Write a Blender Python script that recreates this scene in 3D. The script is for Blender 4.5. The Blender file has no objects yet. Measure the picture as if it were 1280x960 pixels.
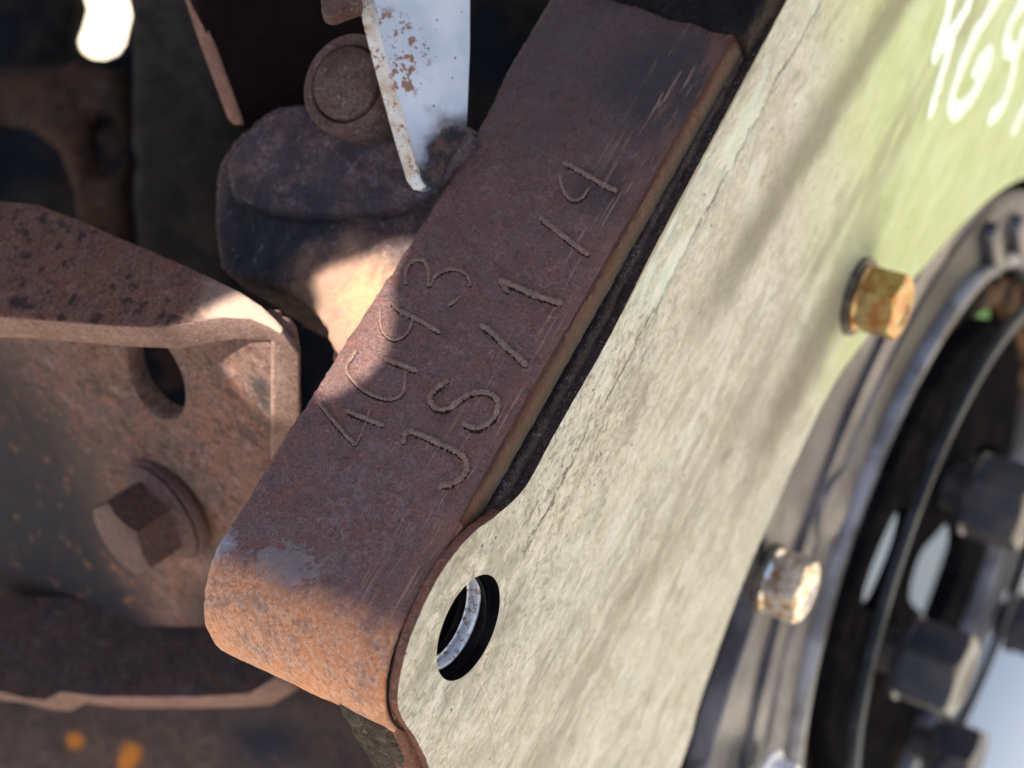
import bpy, bmesh, math, random
from mathutils import Vector, Matrix, noise
random.seed(4)
S = 0.001                                   # everything below is written in millimetres
sc = bpy.context.scene
# ------------------------------------------------------------------ camera
CR = Matrix(((0.837796150333301, -0.27890101645065973, 0.46937387391022245),
             (0.46683592794367573, 0.8117310810626409, -0.35093712886761297),
             (-0.2831286401402512, 0.5131343635537043, 0.8102661896393475)))
CC = Vector((116.993, -57.746, 227.734))
F = 2118.17
cd = bpy.data.cameras.new('camera'); cam = bpy.data.objects.new('camera', cd); sc.collection.objects.link(cam)
m4 = CR.to_4x4(); m4.translation = CC * S; cam.matrix_world = m4
cd.sensor_width = 36; cd.lens = F / 1280 * 36
cd.clip_start = 0.01; cd.clip_end = 200
cd.dof.use_dof = True; cd.dof.focus_distance = 0.262; cd.dof.aperture_fstop = 17.5; cd.dof.aperture_blades = 0
sc.camera = cam
# ------------------------------------------------------------------ world, sun, exposure
SUN = Vector((-0.04, -0.32, 0.945)).normalized()
w = bpy.data.worlds.new('World'); sc.world = w; w.use_nodes = True
nt = w.node_tree; nt.nodes.clear()
sky = nt.nodes.new('ShaderNodeTexSky'); sky.sky_type = 'NISHITA'; sky.sun_disc = False
sky.sun_elevation = math.asin(SUN.z); sky.sun_rotation = math.atan2(SUN.x, SUN.y)
sky.dust_density = 3.0; sky.air_density = 0.7; sky.ozone_density = 0.4
bg = nt.nodes.new('ShaderNodeBackground'); bg.inputs[1].default_value = 0.13
ow = nt.nodes.new('ShaderNodeOutputWorld')
nt.links.new(sky.outputs[0], bg.inputs[0]); nt.links.new(bg.outputs[0], ow.inputs[0])
sl = bpy.data.lights.new('sun', 'SUN'); sl.energy = 5.0; sl.angle = math.radians(0.53); sl.color = (1, .93, .82)
so = bpy.data.objects.new('sun', sl); sc.collection.objects.link(so)
so.rotation_euler = SUN.to_track_quat('Z', 'Y').to_euler(); so.location = (0, 0, 3)
vs = sc.view_settings; vs.view_transform = 'Standard'; vs.look = 'None'; vs.exposure = 1.55; vs.gamma = 1
sc.render.engine = 'CYCLES'
sc.cycles.use_denoising = True; sc.cycles.max_bounces = 8; sc.cycles.caustics_reflective = False
sc.cycles.sample_clamp_indirect = 6

# ------------------------------------------------------------------ geometry helpers
def ray(px, py):
    v = CR @ Vector((px - 640, 480 - py, -F)); return v.normalized()
def at(p, pl):                               # the point of a real plane (origin, normal) seen at photo pixel p
    d = ray(*p); return CC + d * ((pl[0] - CC).dot(pl[1]) / d.dot(pl[1]))
def dist(p, d): return CC + ray(*p) * d
def PX(x): return (Vector((x, 0, 0)), Vector((1, 0, 0)))
def PZ(z): return (Vector((0, 0, z)), Vector((0, 0, 1)))

def link(name, me, mat=None, parent=None, loc=None):
    o = bpy.data.objects.new(name, me); sc.collection.objects.link(o)
    if mat and me is not None and not me.materials: me.materials.append(mat)
    if parent:
        o.parent = parent
    if loc is not None: o.location = Vector(loc) * S
    return o
def tag(o, label=None, cat=None, group=None, kind=None):
    if label: o['label'] = label
    if cat: o['category'] = cat
    if group: o['group'] = group
    if kind: o['kind'] = kind
    return o
def thing(name, label, cat, loc, group=None):
    return tag(link(name, None, loc=loc), label, cat, group)
def finish(bm, name, smooth=True, org=Vector((0, 0, 0))):
    for v in bm.verts: v.co = (v.co - org) * S
    bmesh.ops.recalc_face_normals(bm, faces=bm.faces)
    me = bpy.data.meshes.new(name); bm.to_mesh(me); bm.free()
    if smooth:
        for p in me.polygons: p.use_smooth = True
        try: me.set_sharp_from_angle(angle=math.radians(40))
        except Exception: pass
    return me
def org_of(parent): return Vector(parent.location) / S if parent else Vector((0, 0, 0))

def smooth_poly(pts, it=2):
    """Chaikin rounding of a closed outline of 3D points"""
    for _ in range(it):
        q = []
        for i in range(len(pts)):
            a, b = pts[i], pts[(i + 1) % len(pts)]
            q += [a * .75 + b * .25, a * .25 + b * .75]
        pts = q
    return pts
def slab_bm(outer, n, t, holes=()):
    """closed outline (3D, coplanar) filled with holes and extruded by t along -n"""
    bm = bmesh.new(); ed = []
    for loop in [outer] + list(holes):
        vv = [bm.verts.new(p) for p in loop]
        for i in range(len(vv)): ed.append(bm.edges.new((vv[i], vv[(i + 1) % len(vv)])))
    bmesh.ops.triangle_fill(bm, use_beauty=True, use_dissolve=False, edges=ed, normal=n)
    r = bmesh.ops.extrude_face_region(bm, geom=list(bm.faces))
    for v in [g for g in r['geom'] if isinstance(g, bmesh.types.BMVert)]: v.co -= n * t
    return bm
def bevel(bm, wd, seg=2, ang=35):
    bmesh.ops.recalc_face_normals(bm, faces=bm.faces)
    es = [e for e in bm.edges if len(e.link_faces) == 2 and e.calc_face_angle(0) > math.radians(ang)]
    bmesh.ops.bevel(bm, geom=es, offset=wd, segments=seg, profile=.5, affect='EDGES', clamp_overlap=True)
    return bm
def slab(name, outer, n, t, mat, parent=None, holes=(), bev=.4, seg=2, rnd=0, smooth=True):
    if rnd: outer = smooth_poly(outer, rnd)
    bm = slab_bm(outer, n, t, holes)
    if bev: bevel(bm, bev, seg)
    me = finish(bm, name, smooth, org_of(parent))
    return link(name, me, mat, parent)
def frame(ax):
    ax = ax.normalized(); a = ax.orthogonal().normalized(); return a, ax.cross(a), ax
def lathe_bm(bm, c, ax, prof, seg=64, closed=False, ref=None):
    """prof: list of (radius, height along ax); rings joined"""
    a, b, ax = frame(ax)
    if ref is not None:
        a = (ref - ax * ref.dot(ax)).normalized(); b = ax.cross(a)
    rings = []
    for r, h in prof:
        if r < 1e-6: rings.append([bm.verts.new(c + ax * h)])
        else: rings.append([bm.verts.new(c + ax * h + (a * math.cos(t) + b * math.sin(t)) * r)
                            for t in [2 * math.pi * i / seg for i in range(seg)]])
    pairs = list(zip(rings, rings[1:])) + ([(rings[-1], rings[0])] if closed else [])
    for A, B in pairs:
        if len(A) == 1 and len(B) == 1: continue
        for i in range(seg):
            j = (i + 1) % seg
            if len(A) == 1: bm.faces.new((A[0], B[i], B[j]))
            elif len(B) == 1: bm.faces.new((A[i], A[j], B[0]))
            else: bm.faces.new((A[i], A[j], B[j], B[i]))
    return bm
def lathe(name, c, ax, prof, mat, parent=None, seg=64, closed=False, ref=None, smooth=True):
    bm = lathe_bm(bmesh.new(), c, ax, prof, seg, closed, ref)
    return link(name, finish(bm, name, smooth, org_of(parent)), mat, parent)
def hexhead(name, c, ax, af, h, mat, parent, ref=None, dish=False):
    """hexagon bolt head whose top corners are turned off in a cone"""
    a, b, ax = frame(ax)
    if ref is not None:
        a = (ref - ax * ref.dot(ax)).normalized(); b = ax.cross(a)
    R = af / math.sqrt(3); bm = bmesh.new(); n = 10
    def hexr(t):
        k = (t + math.pi / 6) % (math.pi / 3) - math.pi / 6
        return (af / 2) / math.cos(k)
    N = 6 * n
    def ring(fr, hh):
        out = []
        for i in range(N):
            t = 2 * math.pi * i / N
            r = fr(t); out.append(bm.verts.new(c + ax * (hh(r) if callable(hh) else hh) + (a * math.cos(t) + b * math.sin(t)) * r))
        return out
    top = lambda r: h - max(0, r - af / 2 * .97) * .55
    rings = [ring(hexr, 0), ring(lambda t: hexr(t), top), ring(lambda t: min(hexr(t) * .96, af / 2 * .95), h)]
    if dish: rings += [ring(lambda t: af / 2 * .72, h), ring(lambda t: af / 2 * .66, h - .5)]
    for A, B in zip(rings, rings[1:]):
        for i in range(N):
            j = (i + 1) % N; bm.faces.new((A[i], A[j], B[j], B[i]))
    bm.faces.new(rings[-1]); bm.faces.new(rings[0][::-1])
    return link(name, finish(bm, name, True, org_of(parent)), mat, parent)
def tube(name, pts, rad, mat, parent=None, seg=8, rough=0.0, flat=1.0, nrm=None, taper=True):
    """a bead laid along points (Catmull-Rom resampled); nrm+flat squashes it towards the surface"""
    P = [pts[0] * 2 - pts[1]] + list(pts) + [pts[-1] * 2 - pts[-2]]
    line = []
    for i in range(1, len(P) - 2):
        k = max(2, int((P[i + 1] - P[i]).length / max(rad * .35, .12)))
        for j in range(k):
            t = j / k
            line.append(.5 * ((2 * P[i]) + (P[i + 1] - P[i - 1]) * t + (2 * P[i - 1] - 5 * P[i] + 4 * P[i + 1] - P[i + 2]) * t * t
                              + (3 * P[i] - P[i - 1] - 3 * P[i + 1] + P[i + 2]) * t ** 3))
    line.append(P[-2])
    bm = bmesh.new(); rings = []; ph = random.random() * 50
    for i, p in enumerate(line):
        d = (line[min(i + 1, len(line) - 1)] - line[max(i - 1, 0)]).normalized()
        up = nrm if nrm is not None else d.orthogonal().normalized()
        sd = d.cross(up).normalized(); up = sd.cross(d).normalized()
        e = min(1, (min(i, len(line) - 1 - i) + .6) / 3) if taper else 1
        rr = rad * (math.sqrt(e)) * (1 + rough * noise.noise(Vector((i * .45 + ph, ph, 0))))
        wob = sd * rad * rough * .5 * noise.noise(Vector((i * .3, ph, 9)))
        rings.append([bm.verts.new(p + wob + (sd * math.cos(t) + up * math.sin(t) * flat) * rr *
                      (1 + rough * .35 * noise.noise(Vector((i * .9, t * 2, ph)))))
                      for t in [2 * math.pi * q / seg for q in range(seg)]])
    for A, B in zip(rings, rings[1:]):
        for q in range(seg):
            z = (q + 1) % seg; bm.faces.new((A[q], A[z], B[z], B[q]))
    bm.faces.new(rings[0][::-1]); bm.faces.new(rings[-1])
    me = finish(bm, name, True, org_of(parent)); return link(name, me, mat, parent)
def fbm(p, sc_, o=4):
    v = 0; a = 1
    for k in range(o): v += a * noise.noise(p * sc_); sc_ *= 2.1; a *= .5
    return v
def rough_up(o, voxel, amp, scale, amp2=0, scale2=1, smooth=3, pits=0):
    """re-mesh a blocked-out part into dense even faces, soften it and make its surface uneven like a casting"""
    md = o.modifiers.new('r', 'REMESH'); md.mode = 'VOXEL'; md.voxel_size = voxel * S
    if smooth:
        sm = o.modifiers.new('s', 'SMOOTH'); sm.iterations = smooth; sm.factor = .7
    dg = bpy.context.evaluated_depsgraph_get(); ev = o.evaluated_get(dg)
    me = bpy.data.meshes.new_from_object(ev, depsgraph=dg)
    o.modifiers.clear()
    mats = list(o.data.materials); o.data = me
    me.materials.clear()
    for m in mats: me.materials.append(m)
    L = o.parent.location if o.parent else Vector((0, 0, 0))
    nn = [v.normal.copy() for v in me.vertices]
    for v, n in zip(me.vertices, nn):
        p = (v.co + L) / S
        d = amp * fbm(p, 1 / scale, 3) + (amp2 * fbm(p + Vector((31, 7, 5)), 1 / scale2, 3) if amp2 else 0)
        if pits:
            q = noise.noise(p * .5 + Vector((9, 9, 9)));  d -= pits * max(0, q - .25) * 3
        v.co += n * d * S
    for p in me.polygons: p.use_smooth = True
    return o

# ------------------------------------------------------------------ materials
class MB:
    def __init__(s, name, rough=.7, metal=0.0, spec=.4):
        s.m = bpy.data.materials.new(name); s.m.use_nodes = True; s.t = s.m.node_tree
        s.b = s.t.nodes['Principled BSDF']; s.b.inputs['Roughness'].default_value = rough
        s.b.inputs['Metallic'].default_value = metal; s.b.inputs['Specular IOR Level'].default_value = spec
        g = s.n('ShaderNodeNewGeometry'); mp = s.n('ShaderNodeVectorMath'); mp.operation = 'SCALE'
        s.l(g.outputs['Position'], mp.inputs[0]); mp.inputs['Scale'].default_value = 1000
        s.pos = mp.outputs[0]; s.h = None
    def n(s, k): return s.t.nodes.new(k)
    def l(s, a, b): s.t.links.new(a, b)
    def vec(s, stretch=(1, 1, 1), rot=(0, 0, 0), off=(0, 0, 0)):
        m = s.n('ShaderNodeMapping'); s.l(s.pos, m.inputs[0])
        m.inputs['Scale'].default_value = stretch; m.inputs['Rotation'].default_value = rot; m.inputs['Location'].default_value = off
        return m.outputs[0]
    def noise(s, size, det=4, rough=.6, stretch=(1, 1, 1), off=(0, 0, 0), dist=0, rot=(0, 0, 0)):
        x = s.n('ShaderNodeTexNoise'); s.l(s.vec(stretch, rot, off), x.inputs['Vector'])
        x.inputs['Scale'].default_value = 1 / size; x.inputs['Detail'].default_value = det
        x.inputs['Roughness'].default_value = rough; x.inputs['Distortion'].default_value = dist
        return x.outputs['Fac']
    def voro(s, size, feat='F1', off=(0, 0, 0), rnd=1):
        x = s.n('ShaderNodeTexVoronoi'); x.feature = feat; s.l(s.vec(off=off), x.inputs['Vector'])
        x.inputs['Scale'].default_value = 1 / size; x.inputs['Randomness'].default_value = rnd
        return x.outputs['Distance']
    def ramp(s, f, a, b, inv=False):
        x = s.n('ShaderNodeMapRange'); s.l(f, x.inputs[0]); x.interpolation_type = 'SMOOTHSTEP'
        x.inputs[1].default_value = a; x.inputs[2].default_value = b
        x.inputs[3].default_value = 1 if inv else 0; x.inputs[4].default_value = 0 if inv else 1
        return x.outputs[0]
    def mul(s, a, b, op='MULTIPLY'):
        x = s.n('ShaderNodeMath'); x.operation = op
        for i, v in enumerate((a, b)):
            if isinstance(v, (int, float)): x.inputs[i].default_value = v
            else: s.l(v, x.inputs[i])
        return x.outputs[0]
    def axis(s, d, off=0, wob=0, size=6):
        """signed distance (mm) along direction d, optionally wobbled"""
        x = s.n('ShaderNodeVectorMath'); x.operation = 'DOT_PRODUCT'; s.l(s.pos, x.inputs[0]); x.inputs[1].default_value = d
        o = s.mul(x.outputs['Value'], off, 'SUBTRACT')
        if wob: o = s.mul(o, s.mul(s.mul(s.noise(size, 5), .5, 'SUBTRACT'), wob), 'ADD')
        return o
    def blob(s, c, r0, r1, wob=0, size=3, stretch=(1, 1, 1)):
        """1 inside r0 mm of point c, 0 beyond r1"""
        x = s.n('ShaderNodeVectorMath'); x.operation = 'SUBTRACT'; s.l(s.pos, x.inputs[0]); x.inputs[1].default_value = c
        y = s.n('ShaderNodeVectorMath'); y.operation = 'MULTIPLY'; s.l(x.outputs[0], y.inputs[0]); y.inputs[1].default_value = stretch
        z = s.n('ShaderNodeVectorMath'); z.operation = 'LENGTH'; s.l(y.outputs[0], z.inputs[0])
        o = z.outputs['Value']
        if wob: o = s.mul(o, s.mul(s.mul(s.noise(size, 5), .5, 'SUBTRACT'), wob), 'ADD')
        return s.ramp(o, r0, r1, True)
    def mix(s, f, a, b, mode='MIX'):
        x = s.n('ShaderNodeMix'); x.data_type = 'RGBA'; x.blend_type = mode
        if isinstance(f, (int, float)): x.inputs[0].default_value = f
        else: s.l(f, x.inputs[0])
        for i, v in ((6, a), (7, b)):
            if isinstance(v, tuple): x.inputs[i].default_value = (*v, 1)
            else: s.l(v, x.inputs[i])
        return x.outputs[2]
    def color(s, c):
        if isinstance(c, tuple): s.b.inputs['Base Color'].default_value = (*c, 1)
        else: s.l(c, s.b.inputs['Base Color'])
    def rough(s, f, a, b):
        x = s.n('ShaderNodeMapRange'); s.l(f, x.inputs[0]); x.inputs[3].default_value = a; x.inputs[4].default_value = b
        s.l(x.outputs[0], s.b.inputs['Roughness'])
    def bump(s, f, mm):
        x = s.n('ShaderNodeBump'); x.inputs['Strength'].default_value = 1; x.inputs['Distance'].default_value = mm * S
        s.l(f, x.inputs['Height'])
        if s.h: s.l(s.h, x.inputs['Normal'])
        s.h = x.outputs[0]; s.l(s.h, s.b.inputs['Normal'])

def rust(name, a, b, c, dark=(.02, .018, .02), big=9, fine=.55, bump=.12, rough=(.6, .9), spec=.16, extra=None, pitsize=1.6, mott=0, gain=.74):
    """a: base, b: second tone in clouds, c: bright specks; dark pits"""
    a, b = tuple(v * gain for v in a), tuple(v * gain for v in b)
    k = MB(name, spec=spec)
    n1 = k.noise(big, 6, .65); n2 = k.noise(fine, 5, .7); n3 = k.noise(big * .3, 5, .7, off=(7, 3, 1))
    col = k.mix(k.ramp(n1, .38, .62), a, b)
    if mott:
        m1 = k.noise(mott * 1.6, 5, .62, off=(21, 3, 8), dist=.5); m2 = k.noise(mott, 6, .7, off=(3, 23, 8), dist=.3); m3 = k.noise(mott * .9, 6, .7, off=(13, 2, 28))
        col = k.mix(k.mul(k.ramp(m1, .46, .60), .55), col, tuple(v * f_ for v, f_ in zip(a, (1.35, .95, .78))))
        col = k.mix(k.mul(k.ramp(m2, .52, .64), .60), col, tuple(v * f_ for v, f_ in zip(a, (1.75, 1.85, 1.95))))
        col = k.mix(k.mul(k.ramp(m3, .54, .66), .55), col, tuple(v * .40 for v in a))
    col = k.mix(k.mul(k.ramp(n3, .52, .7), .55), col, dark)
    n4 = k.noise(fine * 3.2, 6, .75, off=(8, 1, 6))
    col = k.mix(k.mul(k.ramp(n4, .50, .60), .45), col, b)
    col = k.mix(k.mul(k.ramp(k.noise(fine * 1.0, 4, .7, off=(5, 5, 5)), .50, .62), .6), col, dark)
    col = k.mix(k.mul(k.mul(k.ramp(n2, .53, .68), .7), k.mul(k.ramp(k.noise(big * .7, 4, .6, off=(6, 16, 6)), .40, .62), .75)), col, c)
    k.b.inputs['IOR'].default_value = 1.18 if spec < .3 else 1.3
    if extra: col = extra(k, col)
    k.color(col); k.rough(n2, rough[1], rough[0])
    if mott: k.bump(m2, bump * 3.0); k.bump(m3, -bump * 3.0)
    k.bump(n3, bump * 3); k.bump(k.noise(pitsize, 5, .65, off=(2, 8, 4)), bump * 2.2); k.bump(n2, bump * 1.1)
    return k.m

def bar_extra(k, col):
    top = k.axis((0, 0.0, 1))
    # orange bloom on the rounded end, black grease at the far end, a grey scuff by the bend
    y = k.axis((0, 1, 0), 0, 6, 5)
    f = k.ramp(y, -7, -13)      # towards the rounded end
    f = k.ramp(y, -12, -5.5, True)
    f2 = k.mul(f, k.ramp(k.noise(4.5, 5, .6, off=(3, 3, 3)), .3, .56))
    col = k.mix(k.mul(f, .45), col, (.36, .21, .155))
    col = k.mix(k.mul(f2, .72), col, (.52, .20, .07))
    fg = k.mul(k.ramp(k.noise(.9, 6, .8, (1, 1, .5)), .47, .56), .65)
    col = k.mix(k.mul(f, fg), col, (.50, .31, .21))
    col = k.mix(k.mul(f, k.mul(k.ramp(k.noise(.8, 5, .75, off=(4, 4, 4)), .54, .62), .6)), col, (.13, .065, .045))
    g = k.ramp(k.axis((0, 1, 0), 0, 34, 14), 58, 100)
    col = k.mix(k.mul(g, .55), col, (.028, .024, .024))
    g2 = k.blob((-9, 96, 15), 4, 17, 12, 5); col = k.mix(k.mul(g2, .6), col, (.018, .019, .022))
    g3 = k.blob((-9, 72, 15), 1, 9, 9, 4); col = k.mix(k.mul(g3, .6), col, (.018, .019, .022))
    sc1 = k.blob((-24.5, -6.0, 15), 2.6, 3.5, 9, 1.6, (.55, 1, .6)); col = k.mix(k.mul(sc1, .5), col, (.20, .185, .19))
    sc3 = k.blob((-18, 8, 15), 4, 14, 14, 3, (1, .7, 1))
    col = k.mix(k.mul(k.mul(sc3, k.ramp(k.noise(1.8, 6, .75), .50, .60)), .42), col, (.17, .15, .155))
    sc2 = k.blob((-38, -7, 13), 1.2, 4.2, 6, 1.4, (.8, 1, .8)); col = k.mix(k.mul(sc2, .7), col, (.30, .33, .38))
    # redder worn stripe along the plate side
    e = k.ramp(k.axis((1, 0, 0), 0, 5, 6), -9, -4)
    col = k.mix(k.mul(e, k.mul(k.ramp(k.noise(2.2, 5, .6, (1, .2, 1)), .42, .62), .4)), col, (.19, .085, .05))
    sx = k.ramp(k.noise(.5, 3, .6, (1, .035, 1), rot=(0, 0, .05)), .60, .66)
    col = k.mix(k.mul(k.mul(sx, k.ramp(k.axis((1, 0, 0), 0, 4, 5), -16, -7)), .6), col, (.30, .19, .14))
    return col
M = {}
PLn = Vector((-.10, -.25, .96)).normalized(); pll = (dist((400, 250), 309), PLn)
pfl = (dist((200, 409), 291), Vector((.02, -.06, .99)).normalized())
PF = (at((352, 410), pfl) + Vector((0, 1.5, -6)), Vector((0, -.93, .36)).normalized())
M['bar'] = rust('rust_bar', (.155, .084, .072), (.165, .104, .100), (.37, .22, .18), (.036, .027, .029), big=8, fine=.42, bump=.10, mott=1.5, extra=bar_extra, rough=(.42, .7), spec=.36)
M['letter'] = rust('rust_bead', (.30, .185, .14), (.23, .14, .105), (.66, .55, .48), (.09, .055, .045), big=2, fine=.3, bump=.10, rough=(.35, .55), spec=.6)
M['groove'] = rust('bead_shadow', (.040, .022, .018), (.03, .018, .016), (.10, .06, .045), (.01, .008, .008), big=3, fine=.4, bump=.08)  # near black, for the painted shadow beside the characters
M['copper'] = rust('rust_chamfer', (.080, .030, .018), (.06, .026, .018), (.15, .070, .042), (.02, .014, .012), big=6, fine=.5, bump=.08, extra=lambda k, c: k.mix(k.mul(k.ramp(k.axis((0, 0, 1), 0, 1.4, 4), 11.4, 14.2, True), .93), c, (.010, .009, .009)), rough=(.35, .6), spec=.3)  # darker downwards: shading of the rounded edge put into the colour
M['rim'] = rust('rust_rim', (.19, .10, .072), (.14, .07, .05), (.34, .21, .15), (.05, .03, .026), big=6, fine=.4, bump=.08, mott=1.2)
M['ledge'] = rust('gritty_black_edge', (.060, .052, .052), (.095, .075, .068), (.40, .38, .37), (.006, .006, .007), big=4, fine=.5, bump=.25, mott=.9)
M['bracket'] = rust('rust_bracket', (.21, .125, .10), (.15, .075, .05), (.33, .22, .18), (.035, .025, .028), big=9, fine=.7, bump=.12, rough=(.5, .8))
def pits_sun_extra(k, col):
    v = k.noise(2.8, 4, .55, off=(1, 4, 2)); col = k.mix(k.mul(k.ramp(v, .54, .64), .85), col, (.028, .02, .022)); return k.mix(k.mul(k.blob(tuple(at((318, 392), pfl)), 5, 14, 9, 5), .75), col, (.40, .285, .22))  # dark pits, then a light blob painting extra sun on the flange end
M['flange'] = rust('rust_flange', (.14, .078, .062), (.18, .095, .065), (.26, .16, .125), (.035, .024, .026), big=7, fine=.7, bump=.12, extra=pits_sun_extra, mott=2.5)
M['edge'] = rust('rust_cut_edge', (.26, .17, .14), (.20, .125, .10), (.40, .29, .24), (.07, .045, .04), big=7, fine=.6, bump=.06)
def face_extra(k, col):
    # darker on the left side and lower part
    for p, r0, r1 in (((-20, 560), 24, 52), ((30, 700), 26, 52), ((130, 800), 14, 34), ((300, 800), 6, 20), ((330, 500), 1, 5)):
        d = k.blob(tuple(at(p, PF)), r0, r1, 16, 12); col = k.mix(k.mul(d, .85), col, (.020, .021, .024))
    n = k.ramp(k.noise(4, 5, .6, off=(6, 2, 2)), .56, .66); col = k.mix(k.mul(n, .6), col, (.05, .03, .028))
    n = k.ramp(k.noise(3.5, 5, .6, off=(1, 6, 2)), .60, .70); return k.mix(k.mul(n, .5), col, (.24, .11, .05))
M['face'] = rust('rust_face', (.175, .108, .088), (.13, .09, .072), (.19, .13, .105), (.035, .025, .025), big=12, fine=.9, bump=.10, mott=3.2, extra=face_extra)
M['bolt'] = rust('rust_bolt', (.085, .050, .048), (.11, .064, .058), (.26, .17, .14), (.02, .014, .016), big=5, fine=.6, bump=.09, rough=(.45, .7), spec=.3, mott=2)
def lump_extra(k, col):
    b = k.ramp(k.axis((0.25, -.2, 1), 0, 10, 9), 10, 16)
    n = k.ramp(k.noise(7, 6, .65, (1, 1, 1.5), (2, 9, 2)), .42, .56)
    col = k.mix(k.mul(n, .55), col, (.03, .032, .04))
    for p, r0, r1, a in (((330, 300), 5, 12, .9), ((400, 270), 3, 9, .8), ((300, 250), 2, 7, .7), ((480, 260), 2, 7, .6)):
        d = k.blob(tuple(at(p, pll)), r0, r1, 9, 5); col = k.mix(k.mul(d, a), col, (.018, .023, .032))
    col = k.mix(k.mul(k.blob(tuple(at((425, 385), pll)), 6, 17, 16, 4), .6), col, (.36, .22, .15)); col = k.mix(k.mul(k.blob(tuple(at((455, 370), pll)), 1, 8, 16, 2), .3), col, (.55, .36, .16))  # lighter spots put sunlight into the casting's colour
    n = k.ramp(k.noise(2.4, 6, .7, off=(12, 9, 2)), .56, .68)
    return k.mix(k.mul(n, .45), col, (.17, .16, .18))
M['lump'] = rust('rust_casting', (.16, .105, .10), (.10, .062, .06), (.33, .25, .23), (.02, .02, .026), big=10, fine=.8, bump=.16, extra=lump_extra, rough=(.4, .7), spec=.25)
M['pin'] = rust('rust_pin', (.15, .10, .085), (.11, .062, .05), (.38, .27, .2), (.03, .02, .02), big=6, fine=.6, bump=.12)
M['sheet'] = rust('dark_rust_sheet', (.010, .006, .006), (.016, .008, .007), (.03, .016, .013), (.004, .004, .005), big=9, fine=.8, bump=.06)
M['sheetedge'] = rust('rust_sheet_edge', (.36, .20, .13), (.27, .14, .095), (.5, .33, .24), (.12, .06, .045), big=4, fine=.5, bump=.05)
M['grease'] = rust('black_grease', (.012, .012, .013), (.024, .018, .017), (.10, .085, .075), (.006, .006, .007), big=6, fine=.45, bump=.26, rough=(.4, .8), spec=.25)
M['grit'] = rust('gritty_casting', (.11, .095, .07), (.07, .055, .042), (.32, .29, .23), (.02, .018, .016), big=3, fine=.9, bump=.3)
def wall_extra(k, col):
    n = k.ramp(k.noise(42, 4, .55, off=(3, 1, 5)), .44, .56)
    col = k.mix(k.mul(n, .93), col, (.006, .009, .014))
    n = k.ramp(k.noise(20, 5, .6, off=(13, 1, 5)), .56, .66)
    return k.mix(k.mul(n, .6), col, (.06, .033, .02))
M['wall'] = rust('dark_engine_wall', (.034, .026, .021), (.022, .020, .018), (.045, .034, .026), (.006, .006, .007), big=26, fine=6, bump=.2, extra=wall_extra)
M['column'] = rust('dusty_column', (.052, .045, .036), (.034, .029, .025), (.065, .055, .045), (.014, .014, .014), big=22, fine=5, bump=.2)
PLW = (dist((640, 480), 425), CR @ Vector((0, 0, 1)))
def lower_extra(k, c):
    for p, r in (((95, 925), 1.6), ((165, 942), 2.0), ((158, 955), 1.6)):
        c = k.mix(k.mul(k.blob(tuple(at(p, PLW)), r * .5, r * 2.2, 1.5, 2), .9), c, (.42, .15, .025))
    return k.mix(k.mul(k.blob(tuple(at((330, 925), PLW)), 1, 12, 6, 3, (.6, 1, 1.4)), .85), c, (.018, .022, .03))
M['lower'] = rust('lower_rust', (.115, .078, .062), (.085, .06, .052), (.16, .115, .095), (.02, .022, .026), big=14, fine=1.5, bump=.2, extra=lower_extra)
M['web'] = rust('web_rust', (.065, .042, .032), (.05, .034, .028), (.08, .055, .04), (.012, .012, .012), big=14, fine=4, bump=.2, mott=8)
M['shelf'] = rust('oily_shelf', (.060, .040, .036), (.038, .034, .034), (.12, .085, .075), (.012, .012, .014), big=9, fine=1, bump=.2, mott=4)

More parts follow.
